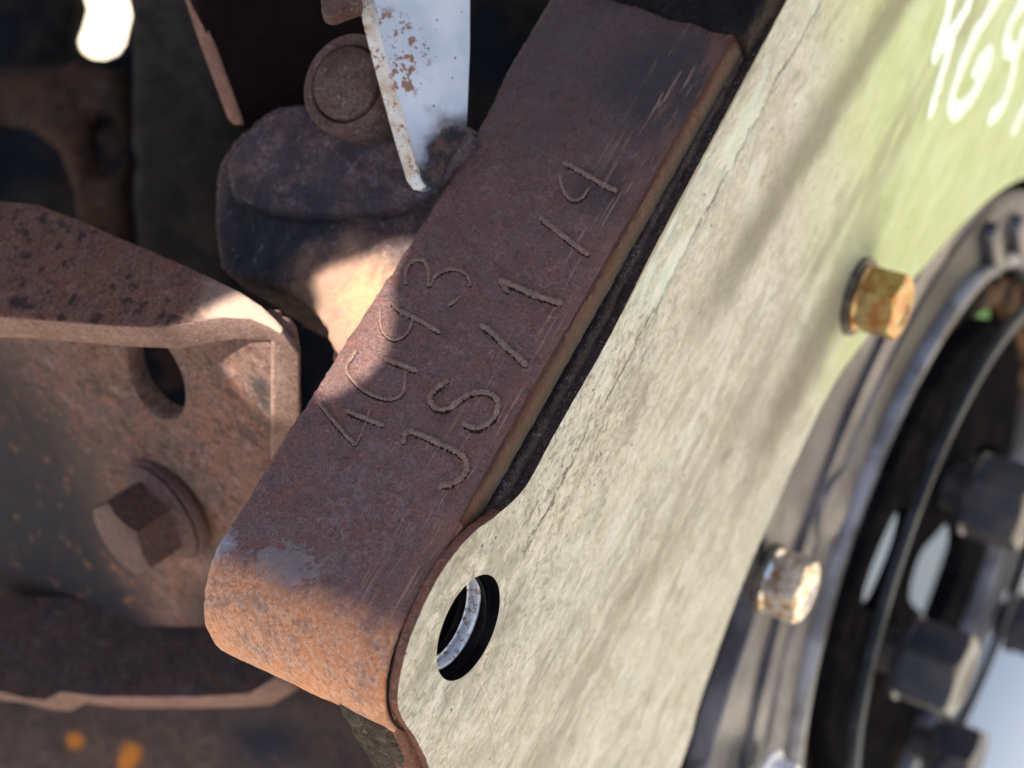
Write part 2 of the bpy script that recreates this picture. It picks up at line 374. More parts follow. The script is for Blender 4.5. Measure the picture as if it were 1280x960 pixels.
# cream / pale green painted plate
def plate_mat():
    k = MB('cream_paint', spec=.35)
    st = (1, .16, .55)                     # streaks run along the plate edge
    n_st = k.noise(3.4, 8, .72, (1, .36, .9), dist=.4)
    n_f = k.noise(.55, 6, .75, (1, .7, 1)); n_m = k.noise(9, 6, .6, (1, .45, 1), off=(4, 2, 9)); n_g = k.noise(1.25, 7, .75, (1, .62, 1), off=(2, 2, 9), dist=.8)
    n_w = k.noise(1.7, 6, .68, (1, .6, 1), off=(12, 5, 2), dist=1.2)
    cream, pale, tan, grey = (.72, .695, .57), (.86, .85, .74), (.62, .58, .44), (.42, .41, .325)
    col = k.mix(k.ramp(n_st, .38, .62), tan, cream)
    col = k.mix(k.mul(k.ramp(n_m, .42, .62), .5), col, (.74, .72, .60))
    col = k.mix(k.mul(k.ramp(k.noise(16, 5, .6, (1, .5, 1), off=(7, 1, 1)), .46, .60), .6), col, (.62, .62, .52))
    col = k.mix(k.mul(k.ramp(n_g, .50, .60), .60), col, pale)
    col = k.mix(k.mul(k.ramp(n_w, .53, .62), .55), col, grey)
    col = k.mix(k.mul(k.ramp(n_f, .52, .62), .45), col, grey)
    gb = k.mul(k.ramp(k.noise(10, 7, .7, (1, .75, .9), off=(14, 24, 2), dist=.8), .50, .62), .34)
    col = k.mix(gb, col, (.33, .31, .235))
    gr = k.mul(k.ramp(k.noise(7, 7, .72, (1, .28, 1), off=(31, 4, 2), dist=.5), .52, .66), .55)
    col = k.mix(gr, col, (.27, .25, .185))
    gw = k.mul(k.ramp(k.noise(5, 7, .7, (1, .4, 1), off=(1, 44, 2), dist=.5), .52, .62), .6)
    col = k.mix(gw, col, (.84, .83, .76))
    nea = k.mul(k.blob((0, 22, 2), 20, 60, 14, 8, (1, .7, 1.6)), 1)
    col = k.mix(k.mul(k.mul(k.ramp(n_g, .40, .47, True), nea), .8), col, (.24, .225, .17))
    # crack where the coat breaks along the rolled edge
    cr = k.axis((0, -.02, 1), 0, 5.0, 7); cr = k.mul(cr, k.mul(k.mul(k.noise(1.1, 4, .7), .5, 'SUBTRACT'), 2.2), 'ADD')
    crk = k.mul(k.ramp(cr, -4.9, -4.5), k.ramp(cr, -4.35, -3.95, True))
    crk = k.mul(crk, k.mul(k.ramp(k.axis((0, 1, 0), 0, 8, 8), 8, 20), k.ramp(k.noise(5, 4, .6, off=(5, 5, 5)), .40, .52)))
    col = k.mix(k.mul(crk, .8), col, (.10, .085, .06))
    # grey weathered collar round the boss
    ring = k.blob((0, 0, 0), 12, 19, 6, 5)
    col = k.mix(k.mul(ring, k.mul(k.ramp(k.noise(4, 5, .6, (1, .6, 1)), .40, .56), .6)), col, (.33, .325, .27))
    # green tinted coat where the dirt has gone: upper far part
    gz = k.ramp(k.axis((0, .80, -.30), 0, 30, 22), 92, 138)
    col = k.mix(k.mul(gz, .86), col, k.mix(k.ramp(k.noise(6, 5, .6, (1, .3, 1)), .35, .65), (.62, .76, .32), (.74, .88, .48)))
    # brown grey run-down stains along the plate
    s1 = k.axis((0, .12, 1), 0, 7, 12)
    band = k.mul(k.ramp(s1, -22, -15), k.ramp(s1, -12, -2, True)); ys = k.ramp(k.axis((0, 1, 0), 0, 12, 12), 58, 92)
    col = k.mix(k.mul(k.mul(band, ys), .75), col, (.21, .195, .13))
    s2 = k.axis((0, .1, 1), 0, 9, 8); band2 = k.mul(k.ramp(s2, -62, -50), k.ramp(s2, -46, -38, True))
    col = k.mix(k.mul(k.mul(band2, k.ramp(k.noise(6, 5, .6, (1, .2, 1)), .38, .55)), .5), col, (.25, .23, .17))
    # rust stain trailing from the zinc bolt, its shadow painted in too
    s3 = k.blob((0, 102, -77), 4, 24, 12, 6, (1, .42, 1.6)); col = k.mix(k.mul(s3, .75), col, (.16, .13, .10))
    # bare strip of smooth green paint along the outer edge
    ez = k.axis((0, -.02, 1), 0, 2.2, 5); ez = k.mul(ez, k.mul(k.mul(k.noise(.9, 4, .7), .5, 'SUBTRACT'), .9), 'ADD')
    strip = k.mul(k.ramp(ez, -5.5, -5.0), k.ramp(k.axis((0, 1, 0), 0, 16, 9), 52, 66))
    gcol = k.mix(k.ramp(k.noise(3.5, 5, .6), .42, .64), (.36, .43, .335), (.44, .46, .40))
    gcol = k.mix(k.mul(k.ramp(k.noise(1.2, 6, .7), .58, .68), .6), gcol, (.60, .62, .55))
    strip = k.mul(strip, k.mul(k.ramp(k.noise(8, 5, .6, (1, .5, 1), off=(3, 3, 8)), .30, .62), .9))
    col = k.mix(strip, col, gcol)
    rusty = k.mul(k.ramp(k.axis((0, -.045, 1), 0, .8, 4), 3.3, 3.9), k.ramp(k.axis((0, 1, 0), 0, 16, 9), 50, 62))
    col = k.mix(k.mul(rusty, .8), col, (.22, .16, .09))
    # dirt specks
    v = k.voro(4.2, off=(3, 1, 2)); col = k.mix(k.mul(k.ramp(v, .05, .085, True), k.ramp(k.noise(9, 2), .5, .55)), col, (.035, .03, .025))
    k.color(col); k.rough(n_st, .45, .75)
    gl = k.mul(strip, -1, 'MULTIPLY')
    inv = k.mul(1, strip, 'SUBTRACT')
    k.bump(k.mul(n_st, inv), .8); k.bump(k.mul(n_m, inv), .8); k.bump(k.mul(n_g, inv), 1.25); k.bump(k.mul(n_w, inv), -1.0); k.bump(k.mul(n_f, inv), .22); k.bump(crk, -.5)
    k.bump(inv, .12)
    k.bump(k.noise(16, 3, .5), 1.5)
    return k.m
M['cream'] = plate_mat()
k = MB('dark_washer', .5, .4); k.color(k.mix(k.ramp(k.noise(3, 5), .4, .6), (.035, .03, .028), (.10, .08, .06))); M['washer'] = k.m
k = MB('zinc', .34, .9); n = k.noise(3, 4); k.color(k.mix(k.mul(k.ramp(k.noise(2.2, 5, .7, off=(4, 4, 4)), .5, .64), .4), k.mix(k.ramp(n, .42, .58), (.36, .17, .05), (.40, .30, .13)), (.08, .05, .03)))
k.rough(k.noise(2, 5), .25, .55); k.bump(k.noise(1, 5), .05); M['zinc'] = k.m
k = MB('zinc_pale', .35, .85); n = k.noise(2, 4); k.color(k.mix(k.ramp(n, .45, .6), (.60, .59, .57), (.34, .20, .09)))
k.rough(k.noise(2, 5), .2, .5); M['zinc2'] = k.m
k = MB('alu', .45, .75); n = k.noise(18, 5, .6, (1, .5, .5)); k.color(k.mix(k.ramp(n, .38, .62), (.075, .075, .088), (.17, .165, .17)))
k.rough(k.noise(6, 5), .3, .6); k.bump(k.noise(2, 5), .15); M['alu'] = k.m
k = MB('rail_mix', .5, .3); k.color(k.mix(k.blob(tuple(at((1175, 430), PX(-5))), 30, 62, 30, 12), k.mix(k.ramp(k.noise(8, 4), .4, .6), (.06, .06, .07), (.13, .125, .13)), (.008, .010, .013))); M['groovy'] = k.m
k = MB('alu_lip', .55, .5); n = k.noise(20, 4); k.color(k.mix(k.ramp(n, .4, .6), (.22, .23, .25), (.11, .11, .11))); M['lip'] = k.m
k = MB('steelshine', .4, .25); n = k.noise(1.1, 5, .7); k.color(k.mix(k.ramp(n, .50, .62), (.62, .64, .68), (.26, .20, .15)))
k.rough(n, .2, .6); k.bump(n, .06); M['sleeve'] = k.m
k = MB('oily_black', .6, 0, .03); n = k.noise(8, 5); k.color(k.mix(k.ramp(n, .4, .7), (.004, .004, .005), (.010, .009, .009)))
k.bump(k.noise(1.2, 4), .06); k.b.inputs['IOR'].default_value = 1.06; M['oil'] = k.m
k = MB('black_steel', .3, 0, .12); n = k.noise(10, 5); k.color(k.mix(k.ramp(n, .4, .65), (.010, .013, .017), (.026, .029, .033)))
k.bump(k.noise(1.5, 4), .05); k.rough(k.noise(5, 4), .22, .5); k.b.inputs['IOR'].default_value = 1.25; M['black'] = k.m
k = MB('brown_steel', .5, 0, .1); n = k.noise(16, 4, .6); k.color(k.mix(k.ramp(n, .38, .6), (.012, .009, .008), (.13, .075, .045))); k.b.inputs['IOR'].default_value = 1.1; M['brown'] = k.m
k = MB('blackbolt', .35, 0, .35); n = k.noise(9, 4); k.color(k.mix(k.ramp(n, .35, .65), (.010, .013, .020), (.035, .029, .029)))
k.rough(k.noise(4, 4), .25, .5); M['bbolt'] = k.m
def blade_mat():
    k = MB('blue_white_sheet', .6, 0, .3); k.b.inputs['IOR'].default_value = 1.2
    col = k.mix(k.ramp(k.noise(11, 5, .55), .35, .65), (.38, .43, .48), (.50, .53, .56))
    v = k.voro(2.4, off=(1, 2, 3)); col = k.mix(k.mul(k.ramp(v, .07, .12, True), .8), col, (.06, .05, .05))
    bl = k.blob(BLR, 6, 12, 9, 5); col = k.mix(k.mul(bl, .97), col, k.mix(k.ramp(k.noise(3, 6, .7), .42, .6), (.012, .009, .010), (.075, .036, .024)))  # dark lower right: rust and shade painted into the strip
    e = k.ramp(k.mul(k.blob(BLE, 1, 14, 0, 3, (1, 1, 1)), k.ramp(k.noise(2.2, 5, .7), .5, .58)), .3, .6)
    col = k.mix(k.mul(e, .9), col, (.20, .085, .035))
    k.color(col); k.bump(k.noise(1.6, 5), .06); k.b.inputs['Roughness'].default_value = .65; return k.m
def bladeedge_mat():
    k = MB('blade_edge', .6); n = k.noise(1.6, 6, .7); n2 = k.noise(5, 4)
    col = k.mix(k.ramp(n2, .4, .6), (.60, .57, .50), (.46, .36, .25)); col = k.mix(k.ramp(n, .52, .62), col, (.25, .12, .05))
    k.color(col); k.bump(n, .15); return k.m
k = MB('chalk', .8); k.color(k.mix(k.ramp(k.noise(1.8, 6, .7), .42, .62), (.60, .74, .60), (.80, .87, .80))); k.bump(k.noise(1, 5), .1); M['chalk'] = k.m
k = MB('concrete', .9); n = k.noise(60, 6); k.color(k.mix(k.ramp(n, .35, .65), (.42, .36, .27), (.50, .44, .34))); k.bump(k.noise(6, 5), 1); M['ground'] = k.m
k = MB('board', .7); k.color(k.mix(k.noise(50, 4), (.93, .88, .66), (.94, .90, .72))); M['board'] = k.m  # for the added board that brightens the rotor windows
k = MB('hair', .5); k.color((.6, .55, .45)); M['hair'] = k.m
k = MB('grassm', .8); k.color(k.mix(k.noise(20, 4), (.14, .26, .05), (.26, .42, .10))); M['grass'] = k.m
k = MB('tarp', .5); k.color(k.mix(k.noise(50, 4), (.76, .84, .82), (.86, .90, .88))); M['tarp'] = k.m

# ------------------------------------------------------------------ ground
bm = bmesh.new(); bmesh.ops.create_grid(bm, x_segments=4, y_segments=4, size=60000)
for v in bm.verts: v.co.z = -620
tag(link('ground', finish(bm, 'ground', False), M['ground']), kind='structure')

# ------------------------------------------------------------------ cream adapter plate
PT = 1.6
pl0 = PX(0)
edge_px = [(1120, -260), (983, 0), (903, 150), (823, 300), (760, 425), (700, 530), (668, 590), (650, 617), (622, 643), (596, 662), (575, 684), (556, 709),
           (539, 738), (524, 770), (511, 803), (503, 832), (498, 860), (498, 884), (505, 902), (518, 920), (528, 940), (536, 960), (560, 1060)]
open_px = [(760, 1150), (852, 955), (871, 890), (897, 815), (925, 738), (962, 650), (1000, 565), (1042, 480), (1085, 420), (1128, 366), (1160, 328), (1200, 284),
           (1240, 246), (1279, 222), (1330, 200), (1420, 190)]
outl = [at(p, pl0) for p in edge_px] + [at(p, pl0) for p in open_px] + [at((1500, 100), pl0), at((1400, -200), pl0)]
def dens(pts, s=1.5, upto=None):
    """Catmull-Rom resampling of an open line"""
    P = [pts[0] * 2 - pts[1]] + pts + [pts[-1] * 2 - pts[-2]]; out = []
    for i in range(1, len(P) - 2):
        k_ = max(1, int((P[i + 1] - P[i]).length / s))
        for j in range(k_):
            t = j / k_
            out.append(.5 * ((2 * P[i]) + (P[i + 1] - P[i - 1]) * t + (2 * P[i - 1] - 5 * P[i] + 4 * P[i + 1] - P[i + 2]) * t * t
                             + (3 * P[i] - P[i - 1] - 3 * P[i + 1] + P[i + 2]) * t ** 3))
    return out + [pts[-1]]
HR = 8.6
def circ(c, r, n=72, x=0): return [Vector((x, c[0] + r * math.cos(2 * math.pi * i / n), c[1] + r * math.sin(2 * math.pi * i / n))) for i in range(n)]
e1 = dens([at(p, pl0) for p in edge_px], .8); e2 = dens([at(p, pl0) for p in open_px], 5)
e1 = [p + Vector((0, 1, 0)) * .16 * noise.noise(p * .6) + Vector((0, 0, 1)) * .16 * noise.noise(p * .7 + Vector((5, 5, 5))) for p in e1]
plate = thing('adapter_plate', 'cream and pale green painted steel plate with a round hole and handwritten digits', 'steel plate', (0, 0, 0))
bm = slab_bm(e1 + e2 + [at((1500, 100), pl0), at((1400, -200), pl0)], Vector((1, 0, 0)), PT, [circ((0, 0), HR)])
bevel(bm, .22, 2)
me = finish(bm, 'painted_face', True); me.materials.append(M['cream']); me.materials.append(M['rim']); me.materials.append(M['ledge']); me.materials.append(M['oil'])
for p in me.polygons:
    if p.normal.x < .6:
        c_ = p.center / S
        onhole = math.hypot(c_.y, c_.z) < HR + 1
        p.material_index = 3 if onhole else (1 if c_.y < 16 else 2)
link('painted_face', me, None, plate)
# threaded hole: rings set one behind the other in the boss
X = Vector((1, 0, 0)); O = Vector((0, 0, 0))
lathe('hole_collar', O, X, [(HR + .5, -PT - .02), (HR - .15, -PT - .02), (HR - .5, -PT - .5), (HR - .5, -3.2), (HR + .5, -3.2)], M['oil'], plate, 72, True)
lathe('threaded_sleeve', O, X, [(HR + .5, -3.3), (HR - .75, -3.3), (HR - .95, -3.55), (HR - .95, -5.2), (HR - 1.3, -5.4), (HR + .5, -5.6)], M['sleeve'], plate, 72, True)
prof = [(HR + .5, -5.7)]
for i in range(9):
    x_ = -5.7 - i * 1.7; prof += [(HR - .9, x_), (HR - 2.2, x_ - .5), (HR - 2.2, x_ - .8), (HR - .9, x_ - 1.3)]
prof += [(HR + .5, prof[-1][1])]
lathe('screw_thread', O, X, prof, M['oil'], plate, 72, True)
lathe('hole_floor', O, X, [(HR, -21.8), (0, -21.8), (0, -22.5), (HR, -22.5)], M['oil'], plate, 48)

# ------------------------------------------------------------------ rusty bar (the block that carries the scratched marks)
BT, CY, CZ, RR = 15.3, -5.7, 1.8, 13.5
bar = thing('mounting_bar', 'rusty brown steel bar with rounded orange end and raised handwritten characters', 'steel bar', (0, 0, 0))
def left_x(y):
    k_ = [(-20, -37.2), (-8, -37.6), (10, -37.6), (36, -37.4), (56, -37.0), (74, -37.0), (92, -38.9), (125, -39.8)]
    for (a, b), (c, d) in zip(k_, k_[1:]):
        if y <= c: return b + (d - b) * max(0, (y - a)) / (c - a)
    return k_[-1][1]
def build_bar():
    # rows: profile positions along the length; columns: across X. Grid wraps top, both sides and underside.
    prof = []                                        # (y, z, along-top normal)
    for i in range(56): 
        a = math.radians(-70 + i * 160 / 55)         # underside round to top tangent
        prof.append((CY - RR * math.cos(a), CZ + RR * math.sin(a), Vector((0, -math.cos(a), math.sin(a)))))
    y = prof[-1][0] + .5
    while y < 111: prof.append((y, BT, Vector((0, 0, 1)))); y += .62
    bm = bmesh.new(); rows = []
    NX = 58
    for (y, z, n) in prof:
        xl = left_x(y) + .35 * noise.noise(Vector((y * .35, 0, 3))) + .28 * noise.noise(Vector((y * 1.3, 0, 8)))
        cut = max(0, min(1, (y - 10) / 12.0))          # from here on the plate side is milled back
        xr = -PT - .35 - .35 * cut + .15 * noise.noise(Vector((y * .5, 2, 3)))
        row = []
        for i in range(NX + 1):
            t = i / NX
            s_ = .5 - .5 * math.cos(math.pi * t)       # denser towards both edges
            x = xl + (xr - xl) * (s_ * .55 + t * .45)
            dl, dr = x - xl, xr - x
            r_ = 1.1; dz = 0
            if dl < r_: dz += r_ - math.sqrt(max(0, r_ * r_ - (r_ - dl) ** 2))
            rr_ = .35 if cut > 0 else .8
            if dr < rr_: dz += rr_ - math.sqrt(max(0, rr_ * rr_ - (rr_ - dr) ** 2))
            # slight waist towards the milled edge
            p = Vector((x, y, z))
            d = -dz * .9 + .20 * fbm(p, 1 / 9, 2) + .07 * fbm(p, 1 / 1.3, 3)
            row.append(p + n * d)
        rows.append((row, cut, y, z, n))
    grid = [[bm.verts.new(p) for p in r[0]] for r in rows]
    for A, B in zip(grid, grid[1:]):
        for i in range(NX): bm.faces.new((A[i], A[i + 1], B[i + 1], B[i]))
    # side walls
    for side in (0, NX):
        prev = None
        for (row, cut, y, z, n), g in zip(rows, grid):
            v0 = g[side]; chain = [v0]
            if side == NX and y < 10.5: flat = [(0, .3), (0, .6), (0, 1.0), (0, 1.4), (0, 1.6), (0, 1.8)]
            elif side == NX:
                flat = [(.22, .5), (.5, 1.5), (.68, 3.0), (.60, 4.3), (-1.2, 4.9), (-2.3, 22)]
            else: flat = [(0, 1.2), (0.2, 3), (.3, 6), (.3, 12), (.3, 17), (.3, 22)]
            for q, (dx, dn) in enumerate(flat):
                amt = cut if side == NX else 1
                deep = min(dn, 12.5) if y < 8 and side == NX else dn
                b = Vector((v0.co.x + dx * amt, y, z)) - n * (dn if y > CY else min(dn, RR * .95))
                b.x += .12 * noise.noise(b * .8) * (1 if q < 4 else 0)
                chain.append(bm.verts.new(b))
            if prev:
                for a_, b_, c_, d_ in zip(prev, prev[1:], chain[1:], chain): 
                    try: bm.faces.new((a_, b_, c_, d_))
                    except ValueError: pass
            prev = chain
    me = finish(bm, 'body', True)
    me.materials.append(M['bar']); me.materials.append(M['copper']); me.materials.append(M['grease'])
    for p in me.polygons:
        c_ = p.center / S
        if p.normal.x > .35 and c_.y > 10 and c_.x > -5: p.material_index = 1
    o = link('body', me, None, bar); return o
build_bar()
# the seam between the plate's back and the boss, filled with black grease, and the black ledge in the notch
lathe('grease_seam', Vector((0, CY, CZ)), X, [(RR - .9, -PT - .45), (RR - .55, -PT - .45), (RR - .55, -PT + .02), (RR - .9, -PT + .02)], M['grease'], bar, 72, True)
# raised characters: beads of weld drawn by hand
PT_ = PZ(BT)
def cc(l): return [(380 + x / 2.977, 300 + y / 2.977) for x, y in l]
def c2(l): return [(400 + x / 2.977, y / 2.977) for x, y in l]
chars = [
 ('digit_four', [(cc([(60, 610), (125, 690), (192, 765)]), .34), (cc([(192, 765), (222, 705), (247, 630)]), .22), (cc([(160, 635), (230, 665), (300, 692)]), .45)]),
 ('letter_g', [(cc([(200, 410), (160, 480), (190, 530), (240, 570), (300, 592), (345, 588), (372, 560), (380, 488)]), .33), (cc([(305, 445), (360, 465), (425, 490)]), .48)]),
 ('digit_nine', [(cc([(285, 255), (285, 310), (300, 350), (332, 374), (370, 362), (395, 330), (405, 290)]), .24), (cc([(325, 230), (360, 265), (430, 300), (508, 346)]), .42)]),
 ('digit_three', [(cc([(380, 165), (378, 120), (400, 82), (440, 75), (462, 105), (465, 168), (490, 135), (530, 113), (575, 112), (610, 135), (620, 172)]), .34), (cc([(582, 212), (560, 232), (538, 243)]), .3)]),
 ('letter_j', [(cc([(370, 762), (385, 716), (430, 725), (520, 765), (580, 795), (605, 828), (600, 870), (560, 905), (505, 918)]), .52)]),
 ('letter_s', [(cc([(540, 520), (505, 545), (475, 575), (472, 605), (500, 630), (540, 628), (580, 600), (620, 575), (665, 568), (705, 580), (725, 612), (715, 650), (690, 680), (640, 702), (592, 680)]), .50)]),
 ('slash', [(cc([(655, 315), (700, 345), (750, 395), (795, 435), (832, 472)]), .55)]),
 ('digit_one', [(cc([(730, 150), (790, 175), (860, 205), (965, 238)]), .58), (cc([(728, 150), (745, 172), (762, 198)]), .42)]),
 ('slash', [(c2([(818, 808), (870, 850), (920, 890), (960, 922), (1003, 952)]), .5)]),
 ('digit_nine', [(c2([(908, 605), (1000, 657), (1050, 685), (1105, 712)]), .46), (c2([(893, 650), (903, 700), (935, 745), (975, 738), (1003, 700)]), .3)]),
]
def surf(x, y):
    p = Vector((x, y, BT)); return BT + .20 * fbm(p, 1 / 9, 2) + .07 * fbm(p, 1 / 1.3, 3)
for nm, strokes in chars:
    first = None
    bms = []
    for pts, r in strokes:
        r *= 1.0
        q = []; g2 = []
        for p in pts:
            v = at(p, PT_); v.z = surf(v.x, v.y) + r * .20; q.append(v)
            u_ = v + Vector((.16, -.30, 0)); u_.z = surf(u_.x, u_.y) - r * .30; g2.append(u_)
        bms.append(tube(nm, g2, r * 1.05, M['groove'], bar, 8, .6, .55, Vector((0, 0, 1))))  # dark twin bead paints the shadow beside each stroke
        o = tube(nm, q, r * .92, M['letter'], bar, 8, .5, .9, Vector((0, 0, 1)))
        bms.append(o)
    if len(bms) > 1:                                  # one mesh per character
        bm = bmesh.new()
        for o in bms:
            n0 = len(bm.faces); bm.from_mesh(o.data); bm.faces.ensure_lookup_table()
            if o.data.materials[0] == M['groove']:  # 'groove' is the dark bead painting the shadow beside the strokes
                for f_ in bm.faces[n0:]: f_.material_index = 1
        me = bpy.data.meshes.new(nm); bm.to_mesh(me); bm.free(); me.materials.append(M['letter']); me.materials.append(M['groove'])
        for o in bms[1:]: bpy.data.objects.remove(o)
        bms[0].data = me
        for p in me.polygons: p.use_smooth = True
# gritty web under the rounded end
wp = (Vector((-7, -18, 0)), Vector((0, -.55, .83)).normalized())
def wpl(x, p): return at(p, (Vector((x, 0, 0)), X))
o_ = [Vector((-3, y, z)) for y, z in [(-19.5, 2), (-21, -6), (-22, -14), (-26, -40), (-11.5, -40), (-11.5, 2)]]
web = slab('gritty_web', o_, X, 9.5, M['grit'], bar, bev=.8)
rough_up(web, .45, .35, 3, .22, .9, 2)
o_ = [Vector((-PT - .1, y, z)) for y, z in [(-18.6, 3), (-19.5, -2), (-20.6, -7), (-22, -13), (-26, -36), (-11.5, -36), (-11.5, 2)]]
slab('boss_flank', o_, X, 4.5, M['rim'], bar, bev=.6, seg=3)

# black greasy casting beyond the bar's far end, and the greasy ledge along the plate
gr = thing('greasy_casting', 'black grease crusted casting behind the far end of the rusty bar', 'casting', (-15, 115, 10))
a0, a1 = at((752, -2), PT_), at((934, 47), PT_)
o_ = [a0 + Vector((-8, 2.5, .9)), a0 + Vector((0, 0, .9)), at((800, 12), PT_) + Vector((0, 0, .9)), at((860, 30), PT_) + Vector((0, 0, .9)), a1 + Vector((-.6, -.4, .9)), a1 + Vector((-.5, 12, .9)), a1 + Vector((-.5, 60, .9)), a0 + Vector((-8, 60, .9))]
g_ = slab('crusted_body', o_, Vector((0, 0, 1)), 20, M['grease'], gr, bev=.5)
rough_up(g_, .6, .5, 4, .28, .9, 2)
lp = [Vector((-PT, y, z)) for y, z in [(12, 10.2), (20, 8.8), (34, 8.4), (50, 8.4), (70, 9.6), (96, 10.6), (122, 11.6), (150, 12.5), (150, -12), (12, -12)]]
led = slab('greasy_ledge', lp, X, 5.5, M['ledge'], gr, bev=.5)
rough_up(led, .55, .35, 5, .25, 1.1, 2)

# ------------------------------------------------------------------ pieces stuck to or lying on the plate
ch = lambda l: [at((1080 + x / 4.8, y / 4.8), pl0) for x, y in l]
digits = [('painted_digit_four', [[(600, -300), (545, -90), (520, 0), (480, 150), (425, 325), (480, 250), (545, 165), (600, 70), (650, -40)], [(540, 200), (505, 300), (470, 420), (425, 580), (385, 715)]]),
          ('painted_letter_g', [[(900, -150), (790, 0), (680, 180), (600, 350), (540, 520), (520, 630), (560, 665), (630, 600), (690, 490), (735, 400), (745, 325), (700, 360), (645, 450)]]),
          ('painted_digit_nine', [[(1010, -80), (940, 30), (870, 150), (850, 270), (900, 310), (950, 210), (1010, 60)], [(905, 330), (880, 480), (820, 640), (740, 715)]]),
          ('painted_digit_three', [[(1080, 480), (1020, 560), (960, 650), (915, 740), (880, 810)]])]
for nm, ss in digits:
    obs = []
    for s_ in ss:
        q = [v + Vector((.12, 0, 0)) for v in ch(s_)]
        obs.append(tube(nm, q, 2.5, M['chalk'], plate, 8, .35, .12, X))
    if len(obs) > 1:
        bm = bmesh.new()
        for o in obs: bm.from_mesh(o.data)
        me = bpy.data.meshes.new(nm); bm.to_mesh(me); bm.free(); me.materials.append(M['chalk'])
        for o in obs[1:]: bpy.data.objects.remove(o)
        obs[0].data = me
        for p in me.polygons: p.use_smooth = True
q = [at(p, pl0) + Vector((.15, 0, 0)) for p in [(598, 850), (606, 868), (611, 890), (615, 915), (619, 940), (621, 965)]]
hair = tube('fibre', q, .07, M['hair'], None, 5); tag(hair, 'fine pale fibre clinging to the plate below the hole', 'fibre')

def zbolt(cpx, x0, af, h, label, mat, wr, refdeg, drop=0):
    c = at(cpx, PX(x0)); t = thing('hex_bolt', label, 'bolt', c)
    ref = Vector((0, math.cos(math.radians(refdeg)), math.sin(math.radians(refdeg))))
    lathe('washer', c, X, [(0, 0), (wr, 0), (wr, 1.1), (wr - .3, 1.4), (0, 1.4)], M['washer'], t, 40)
    lathe('flange', c + X * 1.4, X, [(af * .54, 0), (af * .56, .5), (af * .5, 1.3), (0, 1.3)], M[mat], t, 40)
    hexhead('head', c + X * 2.2, X, af, h, M[mat], t, ref, dish=True)
    return t
zbolt((1071, 370), 0, 13.4, 8.6, 'golden zinc hex bolt standing out of the cream plate', 'zinc', 8.9, 20)
zbolt((958, 722), -3, 13.6, 8.0, 'pale zinc hex bolt on the grey housing beside the plate edge', 'zinc2', 8.5, 40)

# ------------------------------------------------------------------ seal housing inside the opening
RX = -5
RC, Rr = Vector((RX, 138.2, -254.1)), 93.3
hous = thing('seal_housing', 'grey aluminium seal housing with a bright circular lip behind the plate opening', 'housing', RC)
outer = [p.copy() for p in e2[2:-2]]
def inout(p): return p
ho = []
for p in dens([at(q_, PX(RX)) for q_ in open_px], 6):
    d_ = Vector((0, p.y - RC.y, p.z - RC.z)).normalized(); ho.append(Vector((RX, p.y, p.z)) + d_ * 9)
rimc = [RC + Vector((0, math.cos(t), math.sin(t))) * Rr for t in [math.radians(a) for a in range(0, 360, 3)]]
oc = [RC + Vector((0, math.cos(math.radians(a)), math.sin(math.radians(a)))) * (Rr + 78) for a in range(0, 360, 4)]
# outline: a round flange big enough to fill the opening behind the plate
ho = [at(p, PX(RX)) for p in [(882, 975), (895, 925), (914, 860), (936, 795), (948, 752), (956, 640), (1000, 530), (1060, 430), (1110, 368), (1150, 344), (1196, 310), (1243, 276), (1290, 258), (1350, 240)]]
a0_ = math.atan2(ho[-1].z - RC.z, ho[-1].y - RC.y); a1_ = math.atan2(ho[0].z - RC.z, ho[0].y - RC.y)
while a1_ > a0_: a1_ -= 2 * math.pi
ho = dens(ho, 4) + [RC + Vector((0, math.cos(a0_ + (a1_ - a0_) * t / 40), math.sin(a0_ + (a1_ - a0_) * t / 40))) * (Rr + 45) for t in range(1, 40)]
hb = slab_bm(ho, X, 6, [rimc]); bevel(hb, .5, 1)
lathe('dark_backing', RC - X * 14, X, [(Rr + 4, 0), (Rr + 110, 0), (Rr + 110, -3), (Rr + 4, -3)], M['oil'], hous, 90, True)
link('flange', finish(hb, 'flange', True, org_of(hous)), M['alu'], hous)
lathe('lip', RC, X, [(Rr + .0, -9.5), (Rr, 3.0), (Rr + .8, 3.6), (Rr + 3.4, 3.4), (Rr + 4.4, 2.2), (Rr + 4.6, -.1), (Rr + 4.6, -9.5)], M['lip'], hous, 160, True)
# outer raised rail, ribs and round pads of the casting
def pol(r, a, x=0): return RC + Vector((x, math.cos(math.radians(a)) * r, math.sin(math.radians(a)) * r))
def ang(p): v = at(p, PX(RX)) - RC; return math.degrees(math.atan2(v.z, v.y)), math.hypot(v.y, v.z)
for i_, (p, r, h) in enumerate([((1030, 628), 9, 4)]):
    c = at(p, PX(RX)); lathe('pad', c, X, [(0, h), (r - 1.2, h), (r, h - 1), (r + .6, -.5), (0, -.5)], M['lip'] if i_ == 1 else M['alu'], hous, 48)
for p, q_, w_ in [((1228, 285), (1236, 335), 3), ((1262, 275), (1268, 330), 3)]:
    a, b = at(p, PX(RX)), at(q_, PX(RX)); d_ = (b - a).normalized(); n_ = d_.cross(X) * w_
    slab('rib', [a - n_ + X * 4, b - n_ + X * 4, b + n_ + X * 4, a + n_ + X * 4], X, 6, M['alu'], hous, bev=1, seg=2)
lathe('rail', RC, X, [(Rr + 26, -1), (Rr + 26, 1.6), (Rr + 30, 2.4), (Rr + 34, 1.6), (Rr + 34, -1)], M['alu'], hous, 160, True)
lathe('rail', RC, X, [(Rr + 6, -1), (Rr + 6, .6), (Rr + 20, .8), (Rr + 22, -1)], M['groovy'], hous, 160, True)
t = thing('hex_bolt', 'bluish blurred bolt head on the housing at the lower edge of the picture', 'bolt', at((930, 962), PX(RX)))
